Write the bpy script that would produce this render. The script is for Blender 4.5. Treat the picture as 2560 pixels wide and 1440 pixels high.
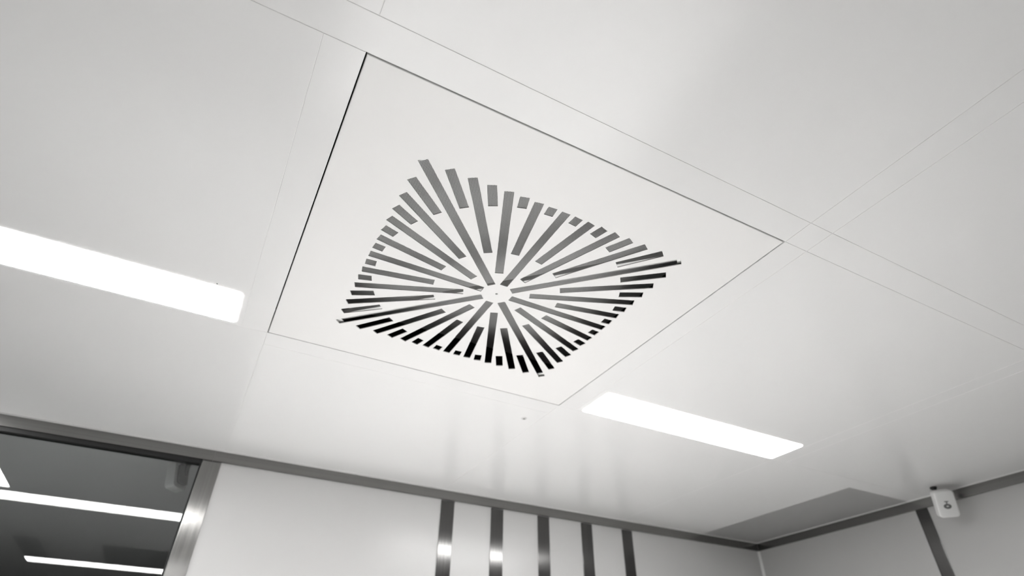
import bpy, bmesh, math
from mathutils import Vector, Matrix
from mathutils.geometry import delaunay_2d_cdt

for o in list(bpy.data.objects):
    bpy.data.objects.remove(o, do_unlink=True)
scene = bpy.context.scene
COL = scene.collection

# ------------------------------------------------------------------ camera
H = 2.60                      # ceiling height; ceiling-relative z is added to it
F_PX = 1431.35                # focal length in pixels of a 2560 px wide frame
ROT = ((0.88291202, -0.46942769, 0.01019832),     # right
       (0.28977236, 0.52766412, -0.79850019),     # down
       (0.36945681, 0.70796061, 0.60190816))      # forward
CAM = (-0.0145063564, -0.353239188, H - 0.537507597)
cam_data = bpy.data.cameras.new('camera')
cam_data.sensor_width = 36.0
cam_data.lens = F_PX / 2560.0 * 36.0
cam_data.clip_start = 0.02
cam_data.dof.use_dof = True
cam_data.dof.focus_distance = 0.70
cam_data.dof.aperture_fstop = 5.0
cam = bpy.data.objects.new('camera', cam_data)
COL.objects.link(cam)
r, d, f = ROT
cam.matrix_world = Matrix(((r[0], -d[0], -f[0], CAM[0]),
                           (r[1], -d[1], -f[1], CAM[1]),
                           (r[2], -d[2], -f[2], CAM[2]),
                           (0, 0, 0, 1)))
scene.camera = cam

# ------------------------------------------------------------------ world, exposure
world = bpy.data.worlds.new('world')
scene.world = world
world.use_nodes = True
world.node_tree.nodes['Background'].inputs[0].default_value = (0, 0, 0, 1)
world.node_tree.nodes['Background'].inputs[1].default_value = 0.0
scene.view_settings.view_transform = 'Standard'
scene.view_settings.look = 'None'
scene.view_settings.gamma = 1.0
scene.view_settings.use_curve_mapping = False
scene.view_settings.exposure = 0.0
LAMP = 32.0                   # radiance of the lenses seen from the side
BEAM = 17.6                   # watts of each panel's downward beam
SPREAD = 116.0                # its opening angle, degrees

# ------------------------------------------------------------------ materials
def principled(name, color, rough=0.5, metal=0.0, spec=0.5, ior=1.5):
    m = bpy.data.materials.new(name)
    m.use_nodes = True
    b = m.node_tree.nodes['Principled BSDF']
    b.inputs['Base Color'].default_value = (*color, 1)
    b.inputs['Roughness'].default_value = rough
    b.inputs['Metallic'].default_value = metal
    b.inputs['IOR'].default_value = ior
    b.inputs['Specular IOR Level'].default_value = spec
    return m

def N(m, kind, **kw):
    n = m.node_tree.nodes.new(kind)
    for k, v in kw.items():
        setattr(n, k, v)
    return n

def L(m, a, b):
    m.node_tree.links.new(a, b)

def bsdf(m):
    return m.node_tree.nodes['Principled BSDF']

def enamel(name, color, rough, var=0.012, bump=0.02):
    """powder-coated sheet: faint cloudy tone and a very fine orange-peel relief"""
    m = principled(name, color, rough)
    tc = N(m, 'ShaderNodeTexCoord')
    n1 = N(m, 'ShaderNodeTexNoise'); n1.inputs['Scale'].default_value = 2.3
    mix = N(m, 'ShaderNodeMixRGB', blend_type='MIX')
    mix.inputs[1].default_value = (*[c * (1 - var) for c in color], 1)
    mix.inputs[2].default_value = (*[min(1, c * (1 + var)) for c in color], 1)
    L(m, tc.outputs['Object'], n1.inputs['Vector'])
    L(m, n1.outputs['Fac'], mix.inputs[0])
    L(m, mix.outputs[0], bsdf(m).inputs['Base Color'])
    n2 = N(m, 'ShaderNodeTexNoise'); n2.inputs['Scale'].default_value = 900.0
    b = N(m, 'ShaderNodeBump'); b.inputs['Strength'].default_value = bump
    b.inputs['Distance'].default_value = 0.0002
    L(m, tc.outputs['Object'], n2.inputs['Vector'])
    L(m, n2.outputs['Fac'], b.inputs['Height'])
    L(m, b.outputs['Normal'], bsdf(m).inputs['Normal'])
    return m

def brushed(name, color, rough, axis, aniso=0.0):
    """brushed steel: streaks along the given axis modulate tone and roughness"""
    m = principled(name, color, rough, metal=1.0)
    tc = N(m, 'ShaderNodeTexCoord')
    mp = N(m, 'ShaderNodeMapping')
    sc = [260.0, 260.0, 260.0]; sc[axis] = 2.0
    mp.inputs['Scale'].default_value = sc
    n = N(m, 'ShaderNodeTexNoise'); n.inputs['Scale'].default_value = 1.0
    n.inputs['Detail'].default_value = 3.0
    L(m, tc.outputs['Object'], mp.inputs['Vector'])
    L(m, mp.outputs['Vector'], n.inputs['Vector'])
    mix = N(m, 'ShaderNodeMixRGB')
    mix.inputs[1].default_value = (*[c * 0.8 for c in color], 1)
    mix.inputs[2].default_value = (*[c * 1.2 for c in color], 1)
    L(m, n.outputs['Fac'], mix.inputs[0])
    L(m, mix.outputs[0], bsdf(m).inputs['Base Color'])
    mr = N(m, 'ShaderNodeMapRange')
    mr.inputs['To Min'].default_value = rough * 0.8
    mr.inputs['To Max'].default_value = rough * 1.25
    L(m, n.outputs['Fac'], mr.inputs['Value'])
    L(m, mr.outputs['Result'], bsdf(m).inputs['Roughness'])
    if aniso > 0:             # upright grain spreads highlights sideways
        bsdf(m).inputs['Anisotropic'].default_value = aniso
        tg = N(m, 'ShaderNodeTangent', direction_type='RADIAL', axis='Z')
        L(m, tg.outputs[0], bsdf(m).inputs['Tangent'])
    return m

def perforated(name, sheet, hole, pitch, radius, rough=0.5, metal=0.0):
    """perforated sheet: round holes in staggered rows (two interleaved square lattices)"""
    m = principled(name, sheet, rough, metal)
    tc = N(m, 'ShaderNodeTexCoord')
    outs = []
    for off in (0.0, 0.5):
        mp = N(m, 'ShaderNodeVectorMath', operation='MULTIPLY_ADD')
        mp.inputs[1].default_value = (1 / pitch, 1 / (pitch * 1.7), 0)
        mp.inputs[2].default_value = (off, off, 0)
        L(m, tc.outputs['Object'], mp.inputs[0])
        fr = N(m, 'ShaderNodeVectorMath', operation='FRACTION')
        L(m, mp.outputs[0], fr.inputs[0])
        sub = N(m, 'ShaderNodeVectorMath', operation='SUBTRACT')
        sub.inputs[1].default_value = (0.5, 0.5, 0)
        L(m, fr.outputs[0], sub.inputs[0])
        sc = N(m, 'ShaderNodeVectorMath', operation='MULTIPLY')
        sc.inputs[1].default_value = (1, 1.7, 0)
        L(m, sub.outputs[0], sc.inputs[0])
        ln = N(m, 'ShaderNodeVectorMath', operation='LENGTH')
        L(m, sc.outputs[0], ln.inputs[0])
        outs.append(ln.outputs['Value'])
    mn = N(m, 'ShaderNodeMath', operation='MINIMUM')
    L(m, outs[0], mn.inputs[0]); L(m, outs[1], mn.inputs[1])
    mr = N(m, 'ShaderNodeMapRange')
    mr.inputs['From Min'].default_value = radius - 0.04
    mr.inputs['From Max'].default_value = radius + 0.04
    L(m, mn.outputs[0], mr.inputs['Value'])
    mix = N(m, 'ShaderNodeMixRGB')
    mix.inputs[1].default_value = (*hole, 1)
    mix.inputs[2].default_value = (*sheet, 1)
    L(m, mr.outputs['Result'], mix.inputs[0])
    L(m, mix.outputs[0], bsdf(m).inputs['Base Color'])
    b = N(m, 'ShaderNodeBump'); b.inputs['Strength'].default_value = 0.4
    b.inputs['Distance'].default_value = 0.0006
    L(m, mr.outputs['Result'], b.inputs['Height'])
    L(m, b.outputs['Normal'], bsdf(m).inputs['Normal'])
    return m

def emitter(name, strength, color=(1, 0.995, 0.985)):
    m = bpy.data.materials.new(name)
    m.use_nodes = True
    nt = m.node_tree
    nt.nodes.remove(nt.nodes['Principled BSDF'])
    e = nt.nodes.new('ShaderNodeEmission')
    e.inputs[0].default_value = (*color, 1)
    e.inputs[1].default_value = strength
    nt.links.new(e.outputs[0], nt.nodes['Material Output'].inputs[0])
    return m

def pane_glass(name, r0=0.07):
    """clear sheet: mirror part by Schlick's law, the rest passes straight through"""
    m = bpy.data.materials.new(name)
    m.use_nodes = True
    nt = m.node_tree
    nt.nodes.remove(nt.nodes['Principled BSDF'])
    g = N(m, 'ShaderNodeNewGeometry')
    dot = N(m, 'ShaderNodeVectorMath', operation='DOT_PRODUCT')
    L(m, g.outputs['Normal'], dot.inputs[0]); L(m, g.outputs['Incoming'], dot.inputs[1])
    ab = N(m, 'ShaderNodeMath', operation='ABSOLUTE'); L(m, dot.outputs['Value'], ab.inputs[0])
    om = N(m, 'ShaderNodeMath', operation='SUBTRACT'); om.inputs[0].default_value = 1.0
    L(m, ab.outputs[0], om.inputs[1])
    pw = N(m, 'ShaderNodeMath', operation='POWER'); pw.inputs[1].default_value = 5.0
    L(m, om.outputs[0], pw.inputs[0])
    ma = N(m, 'ShaderNodeMath', operation='MULTIPLY_ADD')
    ma.inputs[1].default_value = 1 - r0; ma.inputs[2].default_value = r0
    L(m, pw.outputs[0], ma.inputs[0])
    tr = N(m, 'ShaderNodeBsdfTransparent'); tr.inputs[0].default_value = (0.80, 0.81, 0.81, 1)
    gl = N(m, 'ShaderNodeBsdfGlossy'); gl.inputs['Roughness'].default_value = 0.0
    mx = N(m, 'ShaderNodeMixShader')
    L(m, ma.outputs[0], mx.inputs[0]); L(m, tr.outputs[0], mx.inputs[1]); L(m, gl.outputs[0], mx.inputs[2])
    L(m, mx.outputs[0], nt.nodes['Material Output'].inputs[0])
    return m

M = {}
M['ceiling'] = enamel('ceiling_enamel', (0.82, 0.815, 0.81), 0.21, bump=0.004)
bsdf(M['ceiling']).inputs['IOR'].default_value = 1.50
M['sealant'] = principled('white_sealant', (0.80, 0.80, 0.79), 0.6)
M['face'] = enamel('diffuser_enamel', (0.84, 0.83, 0.82), 0.38)
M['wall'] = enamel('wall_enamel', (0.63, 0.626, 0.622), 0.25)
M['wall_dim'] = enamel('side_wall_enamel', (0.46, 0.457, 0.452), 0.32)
M['wall_grey'] = enamel('grey_wall_enamel', (0.16, 0.16, 0.158), 0.35)  # dark tone set to cut the light bounced off these walls
M['floor'] = enamel('floor_vinyl', (0.07, 0.07, 0.07), 0.45)  # unseen floor, set dark so that little light bounces up
M['bounce_white'] = principled('bounce_white_lacquer', (0.86, 0.855, 0.85), 0.5)  # white of the added cabinet and bench that bounce lamp light
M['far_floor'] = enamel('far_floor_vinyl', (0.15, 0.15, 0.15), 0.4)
M['steel_x'] = brushed('brushed_steel_along_x', (0.26, 0.257, 0.25), 0.22, 0)
M['steel_y'] = brushed('brushed_steel_along_y', (0.26, 0.257, 0.25), 0.22, 1)
M['strip'] = brushed('dark_brushed_steel', (0.115, 0.1135, 0.112), 0.18, 2, 0.93)
M['jamb'] = brushed('window_brushed_steel', (0.26, 0.257, 0.25), 0.21, 2, 0.9)
M['gasket'] = principled('black_rubber', (0.012, 0.012, 0.012), 0.6)
M['mesh'] = perforated('plenum_perforated_sheet', (0.66, 0.66, 0.655), (0.20, 0.20, 0.20), 0.0026, 0.30, 0.5)
M['plenum'] = principled('plenum_black_lining', (0.010, 0.010, 0.010), 0.9, spec=0.1)
M['galv'] = principled('pale_zinc_bar', (0.85, 0.85, 0.84), 0.4)
M['screw'] = principled('screw_steel', (0.30, 0.30, 0.29), 0.35, metal=0.7)
M['grille'] = perforated('return_grille_sheet', (0.62, 0.615, 0.61), (0.10, 0.10, 0.10), 0.0065, 0.36, 0.5)
M['grille_dark'] = perforated('dark_grille_sheet', (0.06, 0.06, 0.06), (0.01, 0.01, 0.01), 0.0065, 0.36, 0.5)
M['lamp'] = emitter('light_panel_glow', LAMP)
M['lamp_body'] = principled('lamp_housing_white', (0.7, 0.7, 0.7), 0.5)
M['plastic'] = principled('white_plastic', (0.80, 0.80, 0.79), 0.35)
M['plastic_dark'] = principled('black_plastic', (0.02, 0.02, 0.02), 0.4)
M['plastic_grey'] = principled('grey_back_plate', (0.22, 0.22, 0.22), 0.5)
M['print'] = principled('grey_print', (0.16, 0.16, 0.16), 0.6)
M['glass'] = pane_glass('window_pane')

# ------------------------------------------------------------------ mesh helpers
def link(name, verts, faces, mat, parent=None, smooth=False):
    me = bpy.data.meshes.new(name)
    me.from_pydata([tuple(v) for v in verts], [], faces)
    me.validate()
    bm = bmesh.new(); bm.from_mesh(me)
    bmesh.ops.remove_doubles(bm, verts=bm.verts, dist=1e-6)
    bmesh.ops.recalc_face_normals(bm, faces=bm.faces)
    if smooth:
        for fc in bm.faces:
            fc.smooth = True
    bm.to_mesh(me); bm.free()
    me.materials.append(mat)
    o = bpy.data.objects.new(name, me)
    COL.objects.link(o)
    if parent is not None:
        o.parent = parent
    return o

def empty(name, loc=(0, 0, 0)):
    o = bpy.data.objects.new(name, None)
    o.location = loc
    o.empty_display_size = 0.05
    COL.objects.link(o)
    return o

def tag(o, label=None, category=None, group=None, kind=None):
    if label: o['label'] = label
    if category: o['category'] = category
    if group: o['group'] = group
    if kind: o['kind'] = kind
    return o

def box_data(x0, x1, y0, y1, z0, z1, bevel=0.0, bevel_axis=None):
    bm = bmesh.new()
    bmesh.ops.create_cube(bm, size=1.0)
    for v in bm.verts:
        v.co = Vector((x0 + (v.co.x + .5) * (x1 - x0), y0 + (v.co.y + .5) * (y1 - y0), z0 + (v.co.z + .5) * (z1 - z0)))
    if bevel > 0:
        bmesh.ops.bevel(bm, geom=bm.edges[:], offset=bevel, segments=2, profile=0.6, affect='EDGES')
    V = [v.co.copy() for v in bm.verts]
    bm.verts.index_update()
    F = [[v.index for v in fc.verts] for fc in bm.faces]
    bm.free()
    return V, F

def box(name, x0, x1, y0, y1, z0, z1, mat, parent=None, bevel=0.0):
    V, F = box_data(x0, x1, y0, y1, z0, z1, bevel)
    return link(name, V, F, mat, parent)

def plate(name, x0, x1, y0, y1, t0, t1, holes, mat, parent=None, axes=(0, 1, 2), bevel=0.0):
    """rectangular slab with rectangular holes. axes maps (u, v, thickness) to world axes;
    bevel chamfers the outer edge of the t0 side"""
    us = sorted({x0, x1, *[h[0] for h in holes], *[h[1] for h in holes]})
    vs = sorted({y0, y1, *[h[2] for h in holes], *[h[3] for h in holes]})
    us = [u for u in us if x0 <= u <= x1]; vs = [v for v in vs if y0 <= v <= y1]
    if bevel > 0:
        us = [x0 + bevel if u == x0 else x1 - bevel if u == x1 else u for u in us]
        vs = [y0 + bevel if v == y0 else y1 - bevel if v == y1 else v for v in vs]
    V, F, idx = [], [], {}
    def vert(u, v, t):
        k = (round(u, 6), round(v, 6), round(t, 6))
        if k not in idx:
            p = [0, 0, 0]; p[axes[0]] = u; p[axes[1]] = v; p[axes[2]] = t
            idx[k] = len(V); V.append(p)
        return idx[k]
    def solid(i, j):
        if not (0 <= i < len(us) - 1 and 0 <= j < len(vs) - 1):
            return False
        cu, cv = (us[i] + us[i + 1]) / 2, (vs[j] + vs[j + 1]) / 2
        return not any(h[0] < cu < h[1] and h[2] < cv < h[3] for h in holes)
    for i in range(len(us) - 1):
        for j in range(len(vs) - 1):
            if not solid(i, j):
                continue
            a, b, c, e = (us[i], vs[j]), (us[i + 1], vs[j]), (us[i + 1], vs[j + 1]), (us[i], vs[j + 1])
            for t in (t0, t1):
                F.append([vert(*q, t) for q in (a, b, c, e)])
            for (di, dj, p, q) in ((-1, 0, e, a), (1, 0, b, c), (0, -1, a, b), (0, 1, c, e)):
                if not solid(i + di, j + dj):
                    outer = not (0 <= i + di < len(us) - 1 and 0 <= j + dj < len(vs) - 1)
                    if outer and bevel > 0:
                        continue
                    F.append([vert(*p, t0), vert(*q, t0), vert(*q, t1), vert(*p, t1)])
    if bevel > 0:
        s = 1 if t1 > t0 else -1
        r0 = [(us[0], vs[0]), (us[-1], vs[0]), (us[-1], vs[-1]), (us[0], vs[-1])]
        r1 = [(x0, y0), (x1, y0), (x1, y1), (x0, y1)]
        rim_u = [[(u, vs[0]) for u in us], [(us[-1], v) for v in vs], [(u, vs[-1]) for u in reversed(us)], [(us[0], v) for v in reversed(vs)]]
        for k in range(4):
            p, q = r1[k], r1[(k + 1) % 4]
            F.append([vert(*w, t0) for w in rim_u[k]] + [vert(*q, t0 + s * bevel), vert(*p, t0 + s * bevel)])
            F.append([vert(*p, t0 + s * bevel), vert(*q, t0 + s * bevel), vert(*q, t1), vert(*p, t1)])
            F.append([vert(*w, t1) for w in rim_u[k]] + [vert(*q, t1), vert(*p, t1)])
    return link(name, V, F, mat, parent)

def rounded_rect(x0, x1, y0, y1, rad, n=6):
    pts = []
    for cx, cy, a0 in ((x1 - rad, y1 - rad, 0), (x0 + rad, y1 - rad, 90), (x0 + rad, y0 + rad, 180), (x1 - rad, y0 + rad, 270)):
        for k in range(n + 1):
            a = math.radians(a0 + 90 * k / n)
            pts.append((cx + rad * math.cos(a), cy + rad * math.sin(a)))
    return pts

def prism(name, pts, z0, z1, mat, parent=None, smooth=False):
    n = len(pts)
    V = [(x, y, z0) for x, y in pts] + [(x, y, z1) for x, y in pts]
    F = [list(range(n)), list(range(n, 2 * n))] + [[k, (k + 1) % n, n + (k + 1) % n, n + k] for k in range(n)]
    return link(name, V, F, mat, parent, smooth)

def lathe(name, profile, mat, parent=None, n=24, smooth=True):
    """profile: (radius, z) pairs turned about the z axis"""
    V, F = [], []
    for rr, z in profile:
        for k in range(n):
            a = 2 * math.pi * k / n
            V.append((rr * math.cos(a), rr * math.sin(a), z))
    for i in range(len(profile) - 1):
        for k in range(n):
            F.append([i * n + k, i * n + (k + 1) % n, (i + 1) * n + (k + 1) % n, (i + 1) * n + k])
    F.append(list(range(n))); F.append([(len(profile) - 1) * n + k for k in range(n)])
    return link(name, V, F, mat, parent, smooth)

# ------------------------------------------------------------------ the room
X0, X1 = -2.10, 1.87          # left and right wall faces
Y0, Y1 = -2.30, 1.245         # wall behind the camera, far wall
G = 0.043                     # width of the ceiling profiles
S = 0.60                      # module of the ceiling tiles
P = S + G

LAMPS = [  # x0, x1, y0, y1 of the light panels (all flush in the ceiling)
    (-0.632, -0.053, 0.496, 0.593),
    (0.656, 1.232, 0.498, 0.597),
    (-0.633, -0.533, 0.645, 1.222),
    (-0.620, -0.068, -0.562, -0.460),
]
LAMPS.append((-1.16, -0.60, 1.56, 1.66))       # unseen lamp added to brighten the next room's ceiling
INSET = 0.004
lamp_holes = [(a + INSET, b - INSET, c + INSET, e - INSET) for a, b, c, e in LAMPS if c < Y1]
DIFF = (0.0, S, 0.0, S)
GRILLES = [(1.600, 1.8660, 0.650, 1.2410), (-0.617, -0.531, -0.455, -0.045), (-0.316, -0.075, -0.455, -0.045)]

JT = 0.0005                   # depth of the sealed joints
ceil = plate('ceiling', X0 - .05, X1 + .05, Y0 - .05, Y1 + .05, H + JT, H + 0.05,
             [DIFF] + [(a, b, c, e) for a, b, c, e in lamp_holes] + GRILLES, M['sealant'])
tag(ceil, 'white enamelled metal tile ceiling with fine sealed joints', None, None, 'structure')

J = 0.0002                   # half of a joint's width
def tile(name, x0, x1, y0, y1):
    holes = []
    for h in lamp_holes + GRILLES:
        a, b, c, e = max(h[0], x0), min(h[1], x1), max(h[2], y0), min(h[3], y1)
        if a < b and c < e:
            holes.append((a, b, c, e))
    jx0 = x0 + (J if x0 > X0 else 0); jx1 = x1 - (J if x1 < X1 else 0)
    jy0 = y0 + (J if y0 > Y0 else 0); jy1 = y1 - (J if y1 < Y1 else 0)
    return plate(name, jx0, jx1, jy0, jy1, H, H + JT, holes, M['ceiling'], ceil, bevel=0.0003)

# rows towards the far wall
for a, b in ((X0, -1.286), (-1.286, -0.643), (-0.643, 0.0), (0.6, 1.243), (1.243, X1)):
    tile('ceiling_tile', a, b, S, Y1)
tile('ceiling_profile', 0.0, 0.6, S, S + G)
tile('ceiling_tile', 0.0, 0.6, S + G, Y1)
# the row of the diffuser
for a, b in ((X0, -1.286), (-1.286, -0.686), (-0.643, -0.043), (0.643, 1.243), (1.286, X1)):
    tile('ceiling_tile', a, b, 0.0, S)
for a, b in ((-0.686, -0.643), (-0.043, 0.0), (0.6, 0.643), (1.243, 1.286)):
    tile('ceiling_profile', a, b, 0.0, S)
# profile in front of it with its node
for a, b in ((X0, 0.6), (0.6, 0.643), (0.643, X1)):
    tile('ceiling_profile', a, b, -G, 0.0)
# rows over and behind the camera
for ya, yb in ((-P, -G), (-2 * P, -P - G), (Y0, -2 * P - G)):
    for a, b in ((X0, -1.286), (-1.286, -0.686), (-0.643, 0.0), (0.0, 0.6), (0.643, 1.243), (1.286, X1)):
        tile('ceiling_tile', a, b, ya, yb)
    for a, b in ((-0.686, -0.643), (0.6, 0.643), (1.243, 1.286)):
        tile('ceiling_profile', a, b, ya, yb)
for yb in (-P, -2 * P):
    tile('ceiling_profile', X0, X1, yb - G, yb)

floor = box('floor', X0 - .05, X1 + .05, Y0 - .05, Y1 + .05, -0.05, 0.0, M['floor'])
tag(floor, 'dark grey vinyl floor below the frame', None, None, 'structure')

WIN = (-1.75, -0.0435, 0.95, H - 0.0284)     # window opening in the far wall: x0, x1, z0, z1
wall_far = plate('wall_far', X0 - .05, X1 + .05, 0.0, H, Y1, Y1 + 0.05, [WIN], M['wall'], axes=(0, 2, 1))
tag(wall_far, 'white enamelled panel wall with steel cover strips', None, None, 'structure')
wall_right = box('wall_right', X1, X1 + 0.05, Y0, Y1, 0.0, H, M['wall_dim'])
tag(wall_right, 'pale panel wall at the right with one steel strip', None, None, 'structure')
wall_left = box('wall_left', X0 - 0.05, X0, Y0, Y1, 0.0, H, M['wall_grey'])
tag(wall_left, 'dark grey panel wall outside the frame at left', None, None, 'structure')
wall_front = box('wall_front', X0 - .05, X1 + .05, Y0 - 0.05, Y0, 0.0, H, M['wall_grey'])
tag(wall_front, 'dark grey panel wall behind the viewer', None, None, 'structure')

# steel trims under the ceiling
TZ0, TZ1 = H - 0.0285, H - 0.0026
def sealant_bead(parent, x0, x1, y0, y1):
    return box('sealant_bead', x0, x1, y0, y1, TZ1, H - 0.0002, M['sealant'], parent)

t1 = box('trim_1', X0, -0.0215, Y1 - 0.006, Y1, TZ0, TZ1, M['steel_x'], bevel=0.0006)
tag(t1, 'brushed steel ceiling trim running above the dark window', None, None, 'structure')
sealant_bead(t1, X0, -0.0215, Y1 - 0.0085, Y1)
t2 = box('trim_2', -0.0210, X1 - 0.006, Y1 - 0.006, Y1, TZ0, TZ1, M['steel_x'], bevel=0.0006)
tag(t2, 'brushed steel ceiling trim along the white far wall', None, None, 'structure')
sealant_bead(t2, -0.0210, X1 - .006, Y1 - 0.0085, Y1)
t3 = box('trim_3', X1 - 0.006, X1, Y0, Y1 - 0.006, TZ0, TZ1, M['steel_y'], bevel=0.0006)
tag(t3, 'brushed steel ceiling trim along the right wall', None, None, 'structure')
sealant_bead(t3, X1 - 0.0085, X1, Y0, Y1 - 0.0085)

# vertical cover strips on the far wall
names = ['leftmost and brightest of the five upright steel strips on far wall',
         'second from the left of the five upright steel strips',
         'middle one of the five upright steel strips',
         'fourth from the left of the five upright steel strips',
         'rightmost of the five upright steel strips, nearest the room corner']
for k in range(5):
    x = 0.597 + 0.1608 * k
    t = box('trim_%d' % (4 + k), x, x + 0.041, Y1 - 0.0025, Y1, 0.9, H - 0.0305, M['strip'], bevel=0.0005)
    tag(t, names[k], None, 'upright steel strips on the far wall', 'structure')
t = box('trim_9', X1 - 0.0025, X1, 0.605, 0.640, 0.0, H - 0.0290, M['strip'], bevel=0.0005)
tag(t, 'single upright steel strip on the right wall below the white detector', None, None, 'structure')
# sealed corner between far and right wall
V = [(X1, Y1 - 0.007, 0), (X1 - 0.007, Y1, 0), (X1, Y1, 0)]
t = prism('trim_10', [(v[0], v[1]) for v in V], 0.0, TZ0 - 0.0005, M['sealant'])
tag(t, 'thin white sealant line in the room corner', None, None, 'structure')

# ------------------------------------------------------------------ window
win = empty('window_1', (WIN[0], Y1, WIN[2]))
tag(win, 'dark glazed window with brushed steel frame mirroring the ceiling lights', None, None, 'structure')
def wpart(o):
    o.parent = win
    o.matrix_parent_inverse = Matrix.Translation(win.location).inverted()
    return o
wpart(box('jamb', -0.0430, 0.0, Y1 - 0.004, Y1 - 0.0002, 0.85, H - 0.0300, M['jamb'], bevel=0.0006))
wpart(box('jamb', WIN[0] - 0.043, WIN[0], Y1 - 0.004, Y1 - 0.0002, 0.85, H - 0.0300, M['jamb'], bevel=0.0006))
wpart(box('sill_rail', WIN[0], WIN[1], Y1 - 0.004, Y1 - 0.0002, 0.90, 0.95, M['steel_x'], bevel=0.0006))
GY = 1.2535
wpart(box('gasket', WIN[0], WIN[1], Y1 - 0.0030, GY + 0.012, WIN[3] - 0.0095, WIN[3] - 0.0002, M['gasket']))
wpart(box('gasket', WIN[1] - 0.004, WIN[1] - 0.0002, Y1 + 0.0005, GY + 0.012, WIN[2], WIN[3] - 0.0097, M['gasket']))
wpart(box('gasket', WIN[0] + 0.0002, WIN[0] + 0.004, Y1 + 0.0005, GY + 0.012, WIN[2], WIN[3] - 0.0097, M['gasket']))
wpart(box('gasket', WIN[0], WIN[1], Y1 + 0.0005, GY + 0.012, WIN[2] + 0.0002, WIN[2] + 0.0075, M['gasket']))
wpart(box('pane', WIN[0] + 0.0042, WIN[1] - 0.0042, GY, GY + 0.006, WIN[2] + 0.0077, WIN[3] - 0.0097, M['glass']))

# ------------------------------------------------------------------ the room behind the glass
YA, YB, XA, XB = Y1 + 0.05, 4.2, -2.9, 0.9
o = plate('ceiling_beyond', XA, XB, YA, YB, H, H + 0.05, [(-1.156, -0.604, 1.564, 1.656)], M['ceiling'])
tag(o, 'dim ceiling of the next room behind the window', None, None, 'structure')
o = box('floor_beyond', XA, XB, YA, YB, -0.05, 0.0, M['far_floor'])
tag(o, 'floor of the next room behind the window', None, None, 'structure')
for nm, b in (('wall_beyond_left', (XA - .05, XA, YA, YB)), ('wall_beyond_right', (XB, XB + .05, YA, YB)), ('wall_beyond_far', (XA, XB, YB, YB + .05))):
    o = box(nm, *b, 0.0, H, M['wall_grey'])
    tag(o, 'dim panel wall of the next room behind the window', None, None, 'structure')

# ------------------------------------------------------------------ swirl diffuser panel
CX, CY = 0.3012, 0.3045       # centre of the slot pattern
diff = empty('ceiling_diffuser', (CX, CY, H))
tag(diff, 'large square white ceiling air diffuser with radiating grey slots', 'air diffuser')

EDGE = [0.2012, 0.2024, 0.2030, 0.2037, 0.2044, 0.2052, 0.2053, 0.2058, 0.2061]   # edge distance from corner to mid side
INNER = [0.0241, 0.1938, 0.1000, 0.1938, 0.0525, 0.1940, 0.1000, 0.1914, 0.0243]
SW = 0.0128
slots = []
for k in range(64):
    a = math.radians(-45 + 5.625 * k)
    q = k % 16
    q = q if q <= 8 else 16 - q
    off = math.radians(45 - 5.625 * q)
    ro = EDGE[q] / math.cos(off)
    ri = INNER[q]
    ca, sa = math.sin(a), -math.cos(a)              # radial direction in the ceiling plane
    nx, ny = -sa, ca
    w = SW / 2
    slots.append([(ca * ri - nx * w, sa * ri - ny * w), (ca * ro - nx * w, sa * ro - ny * w),
                  (ca * ro + nx * w, sa * ro + ny * w), (ca * ri + nx * w, sa * ri + ny * w)])
GAP = 0.0016
BV = 0.0010
ex0, ex1, ey0, ey1 = GAP - CX, S - GAP - CX, GAP - CY, S - GAP - CY
loops = [[(ex0 + BV, ey0 + BV), (ex1 - BV, ey0 + BV), (ex1 - BV, ey1 - BV), (ex0 + BV, ey1 - BV)]] + slots
hole = [(0.0019 * math.cos(2 * math.pi * k / 14), 0.0019 * math.sin(2 * math.pi * k / 14)) for k in range(14)]
loops.append(hole)
vco, edges = [], []
for lp in loops:
    n0 = len(vco)
    vco += [Vector(p) for p in lp]
    edges += [(n0 + k, n0 + (k + 1) % len(lp)) for k in range(len(lp))]
rv, re_, rf, *_ = delaunay_2d_cdt(vco, edges, [], 0, 1e-7)
def inside(p, poly):
    s = None
    for k in range(len(poly)):
        x0, y0 = poly[k]; x1, y1 = poly[(k + 1) % len(poly)]
        c = (x1 - x0) * (p[1] - y0) - (y1 - y0) * (p[0] - x0)
        if s is None: s = c > 0
        elif (c > 0) != s: return False
    return True
TH = 0.0014
V, F = [], []
n = len(rv)
V = [(v.x, v.y, 0.0) for v in rv] + [(v.x, v.y, TH) for v in rv]
ring = loops[0]
for tri in rf:
    c = (sum(rv[i].x for i in tri) / len(tri), sum(rv[i].y for i in tri) / len(tri))
    if any(inside(c, lp) for lp in loops[1:]) or not inside(c, ring):
        continue
    F.append(list(tri)); F.append([n + i for i in tri])
def nearest(p):
    return min(range(n), key=lambda i: (rv[i].x - p[0]) ** 2 + (rv[i].y - p[1]) ** 2)
for lp in loops[1:]:
    ids = [nearest(p) for p in lp]
    for k in range(len(ids)):
        a, b = ids[k], ids[(k + 1) % len(ids)]
        F.append([a, b, n + b, n + a])
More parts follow.
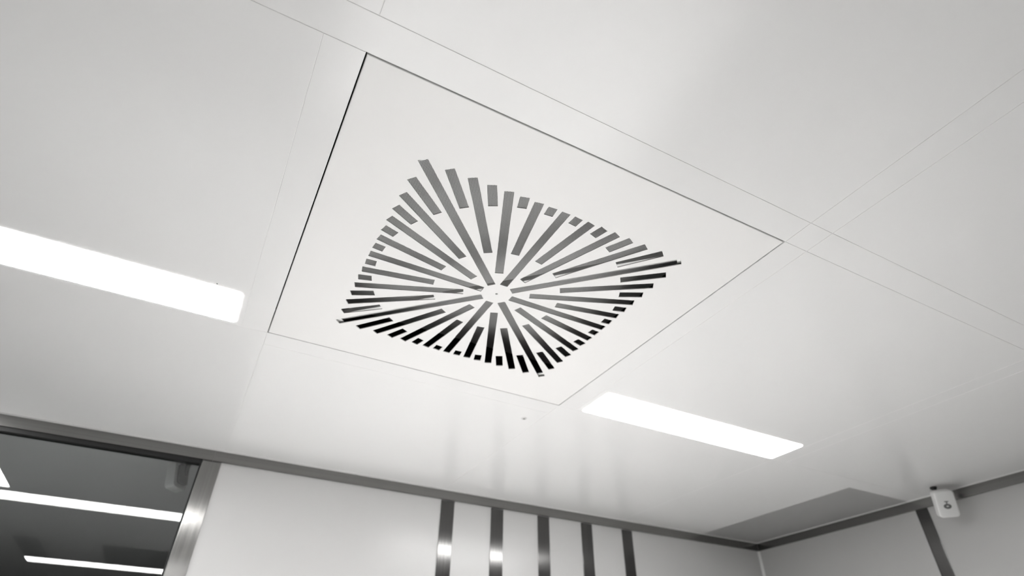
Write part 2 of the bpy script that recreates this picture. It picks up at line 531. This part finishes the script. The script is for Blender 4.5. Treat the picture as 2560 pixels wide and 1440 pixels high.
# rolled edge of the tray: chamfer then upstand
ids = [nearest(p) for p in ring]
b0 = len(V)
for t_ in (0.4, 0.75, 1.0):
    an = t_ * math.pi / 2
    g = BV * math.sin(an); z = BV * (1 - math.cos(an))
    for sx, sy in ((0, 0), (1, 0), (1, 1), (0, 1)):
        V.append(((ex1 - BV + g) if sx else (ex0 + BV - g), (ey1 - BV + g) if sy else (ey0 + BV - g), z))
for sx, sy in ((0, 0), (1, 0), (1, 1), (0, 1)):
    V.append((ex1 if sx else ex0, ey1 if sy else ey0, 0.022))
rings = [ids] + [[b0 + 4 * j + k for k in range(4)] for j in range(4)]
for A, B in zip(rings[:-1], rings[1:]):
    for k in range(4):
        F.append([A[k], A[(k + 1) % 4], B[(k + 1) % 4], B[k]])
link('face_plate', V, F, M['face'], diff)

# plenum: dark lined box with a perforated sheet inside
PH, PZ = 0.285, 0.088
plate('plenum_box', -PH - 0.004, PH + 0.004, -PH - 0.004, PH + 0.004, TH + 0.004, PZ + 0.03, [(-PH, PH, -PH, PH)], M['plenum'], diff)
tag(diff.children[-1], 'black lined air box above the slots')
box('plenum_lid', -PH - 0.004, PH + 0.004, -PH - 0.004, PH + 0.004, PZ + 0.03, PZ + 0.034, M['plenum'], diff)
box('perforated_sheet', -PH + 0.0008, PH - 0.0008, -PH + 0.0008, PH - 0.0008, PZ, PZ + 0.001, M['mesh'], diff)
# crossbar on the diagonal that takes the centre screw: an inverted channel
bm_v, bm_f = [], []
def bar_piece(u0, u1, v0, v1, z0, z1):
    V_, F_ = box_data(u0, u1, v0, v1, z0, z1)
    o_ = len(bm_v)
    c45 = math.sqrt(0.5)
    for p in V_:
        bm_v.append((c45 * (p.x + p.y), c45 * (-p.x + p.y), p.z))
    bm_f.extend([[o_ + i for i in fc] for fc in F_])
bar_piece(-0.283, 0.283, -0.0085, 0.0085, 0.0095, 0.0110)
bar_piece(-0.283, 0.283, -0.0085, -0.0073, 0.0111, 0.0170)
bar_piece(-0.283, 0.283, 0.0073, 0.0085, 0.0111, 0.0170)
link('crossbar', bm_v, bm_f, M['galv'], diff)
c45 = math.sqrt(0.5)
for ux, uy in ((1, -1), (1, 1), (-1, 1), (-1, -1)):
    V_, F_ = box_data(0.2790, 0.3000, -0.009, 0.009, 0.0050, 0.0062)
    link('corner_clip', [(c45 * (ux * p.x - uy * p.y), c45 * (uy * p.x + ux * p.y), p.z) for p in V_], F_, M['galv'], diff)
lathe('centre_screw', [(0.0017, 0.0004), (0.0017, 0.0012), (0.0010, 0.0014), (0.0010, 0.0094)], M['screw'], diff, 14)

# ------------------------------------------------------------------ light panels
lamp_info = [
    ('long glowing light panel at the left edge, beside the diffuser', 'light panel'),
    ('shorter-looking glowing light panel to the right below the diffuser', 'light panel'),
    ('light panel mirrored as a white corner at the left edge of the window', 'light panel'),
    ('light panel behind the viewer, mirrored as the lowest bar in the window', 'light panel'),
    ('unseen light panel added left of the frame to brighten the next room', 'light panel'),
]
for (a, b, c, e), (lab, cat) in zip(LAMPS, lamp_info):
    cx, cy = (a + b) / 2, (c + e) / 2
    root = empty('light_panel', (cx, cy, H))
    tag(root, lab, cat, 'flush light panels in the ceiling')
    hx, hy = (b - a) / 2, (e - c) / 2
    prism('diffuser_lens', rounded_rect(-hx, hx, -hy, hy, 0.007), -0.0006, -0.0001, M['lamp'], root)
    ld = bpy.data.lights.new('beam', 'AREA')
    ld.shape = 'RECTANGLE'; ld.size = 2 * hx - 0.01; ld.size_y = 2 * hy - 0.01
    ld.energy = BEAM if cy < Y1 else 0.7; ld.spread = math.radians(SPREAD); ld.color = (1, 0.995, 0.985)
    lo = bpy.data.objects.new('beam', ld)
    COL.objects.link(lo); lo.parent = root; lo.location = (0, 0, -0.0010)
    box('housing', -hx + INSET + 0.001, hx - INSET - 0.001, -hy + INSET + 0.001, hy - INSET - 0.001, 0.0002, 0.045, M['lamp_body'], root)
o = lathe('ceiling_rivet', [(0.0008, -0.0005), (0.0011, 0.0)], M['plastic_dark'], None, 10)
o.location = (-0.0925, 0.4905, H)
tag(o, 'tiny dark rivet head at the edge of the left light panel', 'rivet')

# ------------------------------------------------------------------ return grilles
g_lab = ['grey perforated return air grille in the ceiling corner at the right',
         'narrow dark ceiling grille mirrored at the lower left of the window',
         'wide dark ceiling grille mirrored beside the window jamb']
for k, (a, b, c, e) in enumerate(GRILLES):
    root = empty('return_grille', ((a + b) / 2, (c + e) / 2, H))
    tag(root, g_lab[k], 'air grille', 'return air grilles')
    hx, hy = (b - a) / 2 - 0.0006, (e - c) / 2 - 0.0006
    box('perforated_face', -hx + 0.003, hx - 0.003, -hy + 0.003, hy - 0.003, 0.0006, 0.0016, M['grille'] if k == 0 else M['grille_dark'], root)
    plate('grille_rim', -hx, hx, -hy, hy, 0.0, 0.012, [(-hx + 0.003, hx - 0.003, -hy + 0.003, hy - 0.003)], M['grille'] if k == 0 else M['grille_dark'], root)

# ------------------------------------------------------------------ small round fitting
fit = empty('ceiling_nozzle', (0.566, 0.693, H))
tag(fit, 'tiny round grey fitting in the ceiling below the diffuser', 'ceiling fitting')
lathe('flange_ring', [(0.0062, -0.0001), (0.0060, -0.0010), (0.0036, -0.0014), (0.0034, -0.0002)], M['ceiling'], fit, 20)
lathe('nozzle_tip', [(0.0030, -0.0003), (0.0030, -0.0018), (0.0018, -0.0024)], M['screw'], fit, 16)

# ------------------------------------------------------------------ motion detectors
def rounded_body(name, w, h, t, rad, mat, parent, z_bev=0.006):
    """rounded slab: face in the local xz plane looking along -y, back at y = 0"""
    bm = bmesh.new()
    pts = rounded_rect(-w / 2, w / 2, -h / 2, h / 2, rad, 5)
    vs = [bm.verts.new((x, 0, z)) for x, z in pts]
    fc = bm.faces.new(vs)
    ret = bmesh.ops.extrude_face_region(bm, geom=[fc])
    nv = [g for g in ret['geom'] if isinstance(g, bmesh.types.BMVert)]
    for v in nv:
        v.co.y = -t
    bmesh.ops.recalc_face_normals(bm, faces=bm.faces)
    front = [e_ for e_ in bm.edges if all(abs(v.co.y + t) < 1e-6 for v in e_.verts)]
    bmesh.ops.bevel(bm, geom=front, offset=z_bev, segments=4, profile=0.5, affect='EDGES')
    me = bpy.data.meshes.new(name)
    bmesh.ops.recalc_face_normals(bm, faces=bm.faces)
    for fc in bm.faces:
        fc.smooth = True
    bm.to_mesh(me); bm.free()
    me.materials.append(mat)
    o = bpy.data.objects.new(name, me)
    COL.objects.link(o)
    o.parent = parent
    try:
        me.set_sharp_from_angle(angle=math.radians(40))
    except Exception:
        pass
    return o

def detector(loc, yaw, pitch, ceiling_drop, label, logo=True):
    root = empty('motion_detector', loc)
    root.rotation_euler = (0, 0, yaw)
    tag(root, label, 'detector', 'white motion detectors')
    rot = Matrix.Rotation(pitch, 4, 'X')
    body = rounded_body('housing', 0.049, 0.070, 0.026, 0.009, M['plastic'], root, 0.004)
    body.matrix_basis = rot
    bp = rounded_body('back_plate', 0.036, 0.052, 0.006, 0.008, M['plastic_grey'], root, 0.001)
    bp.matrix_basis = rot @ Matrix.Translation((0, 0.0075, 0.0))
    # swivel bracket from the back of the housing up to the ceiling
    top = ceiling_drop
    br = lathe('bracket_stem', [(0.0060, 0.0), (0.0060, top - 0.006), (0.0085, top - 0.004), (0.0085, top - 0.0002)], M['plastic_dark'], root, 18)
    br.location = (-0.007, 0.004, 0)
    if logo:
        ring_v, ring_f = [], []
        nn = 28
        for (ra, rb) in ((0.0092, 0.0066), (0.0030, 0.0017)):
            for y in (-0.0268, -0.0258):
                for k in range(nn):
                    a = 2 * math.pi * k / nn
                    ring_v.append((ra * math.cos(a), y, rb * math.sin(a) - 0.006))
        for k in range(nn):
            k2 = (k + 1) % nn
            for A, B in ((0, 1), (2, 3), (0, 2), (1, 3)):
                ring_f.append([A * nn + k, A * nn + k2, B * nn + k2, B * nn + k])
        lo = link('eye_mark', ring_v, ring_f, M['print'], root)
        lo.matrix_basis = rot
        V_, F_ = box_data(-0.0014, 0.0014, -0.0268, -0.0258, 0.0005, 0.0052)
        o_ = len(V_)
        V2, F2 = box_data(-0.0048, 0.0048, -0.0268, -0.0258, 0.0052, 0.0074)
        V_ += V2; F_ += [[o_ + i for i in fc] for fc in F2]
        lo = link('letter_mark', V_, F_, M['print'], root)
        lo.matrix_basis = rot
    return root

# right wall detector: face turned into the room, tipped 22 degrees down
n_h = Vector((math.cos(math.radians(222.0)), math.sin(math.radians(222.0)), 0))
yaw = math.atan2(n_h.y, n_h.x) + math.pi / 2
front = Vector((1.784, 0.508, H - 0.055))
pit = math.radians(22.3)
n_f = Vector((n_h.x * math.cos(pit), n_h.y * math.cos(pit), -math.sin(pit)))
detector(front - n_f * 0.026, yaw, pit, 0.045, 'white motion detector with a grey eye mark, hanging at the right wall')
# the one in the next room, seen from behind through the glass
detector(Vector((-0.083, 1.372, H - 0.036)), math.radians(230), math.radians(14), 0.036, 'white motion detector seen through the window beside its steel jamb', logo=False)

# ------------------------------------------------------------------ unseen white cabinet added to bounce lamp light onto the ceiling
CW, CD, CH = 0.48, 0.50, 1.55
cab = empty('bounce_cabinet', (0.45, 0.45, 0.0))
tag(cab, 'white lacquered cabinet added unseen below the frame to bounce lamp light up', 'cabinet')
box('carcass', -CW, CW, -CD + 0.02, CD, 0.08, CH - 0.02, M['bounce_white'], cab, bevel=0.002)
box('top_panel', -CW - 0.01, CW + 0.01, -CD - 0.01, CD + 0.01, CH - 0.0199, CH, M['bounce_white'], cab, bevel=0.002)
box('plinth', -CW + 0.03, CW - 0.03, -CD + 0.06, CD - 0.02, 0.0, 0.0799, M['jamb'], cab)
for sx in (-1, 1):
    xa, xb = sorted((sx * 0.002, sx * (CW - 0.003)))
    dr = box('door', xa, xb, -CD, -CD + 0.0198, 0.09, CH - 0.03, M['bounce_white'], cab, bevel=0.0015)
    box('handle', sx * 0.045 - 0.006, sx * 0.045 + 0.006, -CD - 0.03, -CD - 0.0002, 0.95, 1.10, M['jamb'], dr)

wb = empty('bounce_bench', (-0.85, 1.75, 0.0))  # unseen bench added as a bounce surface for the next room's ceiling
tag(wb, 'white worktop added unseen in the next room to bounce its lamp light up', 'bounce_bench')
box('worktop', -0.9, 0.9, -0.38, 0.38, 1.27, 1.30, M['bounce_white'], wb, bevel=0.002)
for sx in (-1, 1):
    for sy in (-1, 1):
        box('leg', sx * 0.84 - 0.02, sx * 0.84 + 0.02, sy * 0.32 - 0.02, sy * 0.32 + 0.02, 0.0, 1.2699, M['jamb'], wb)
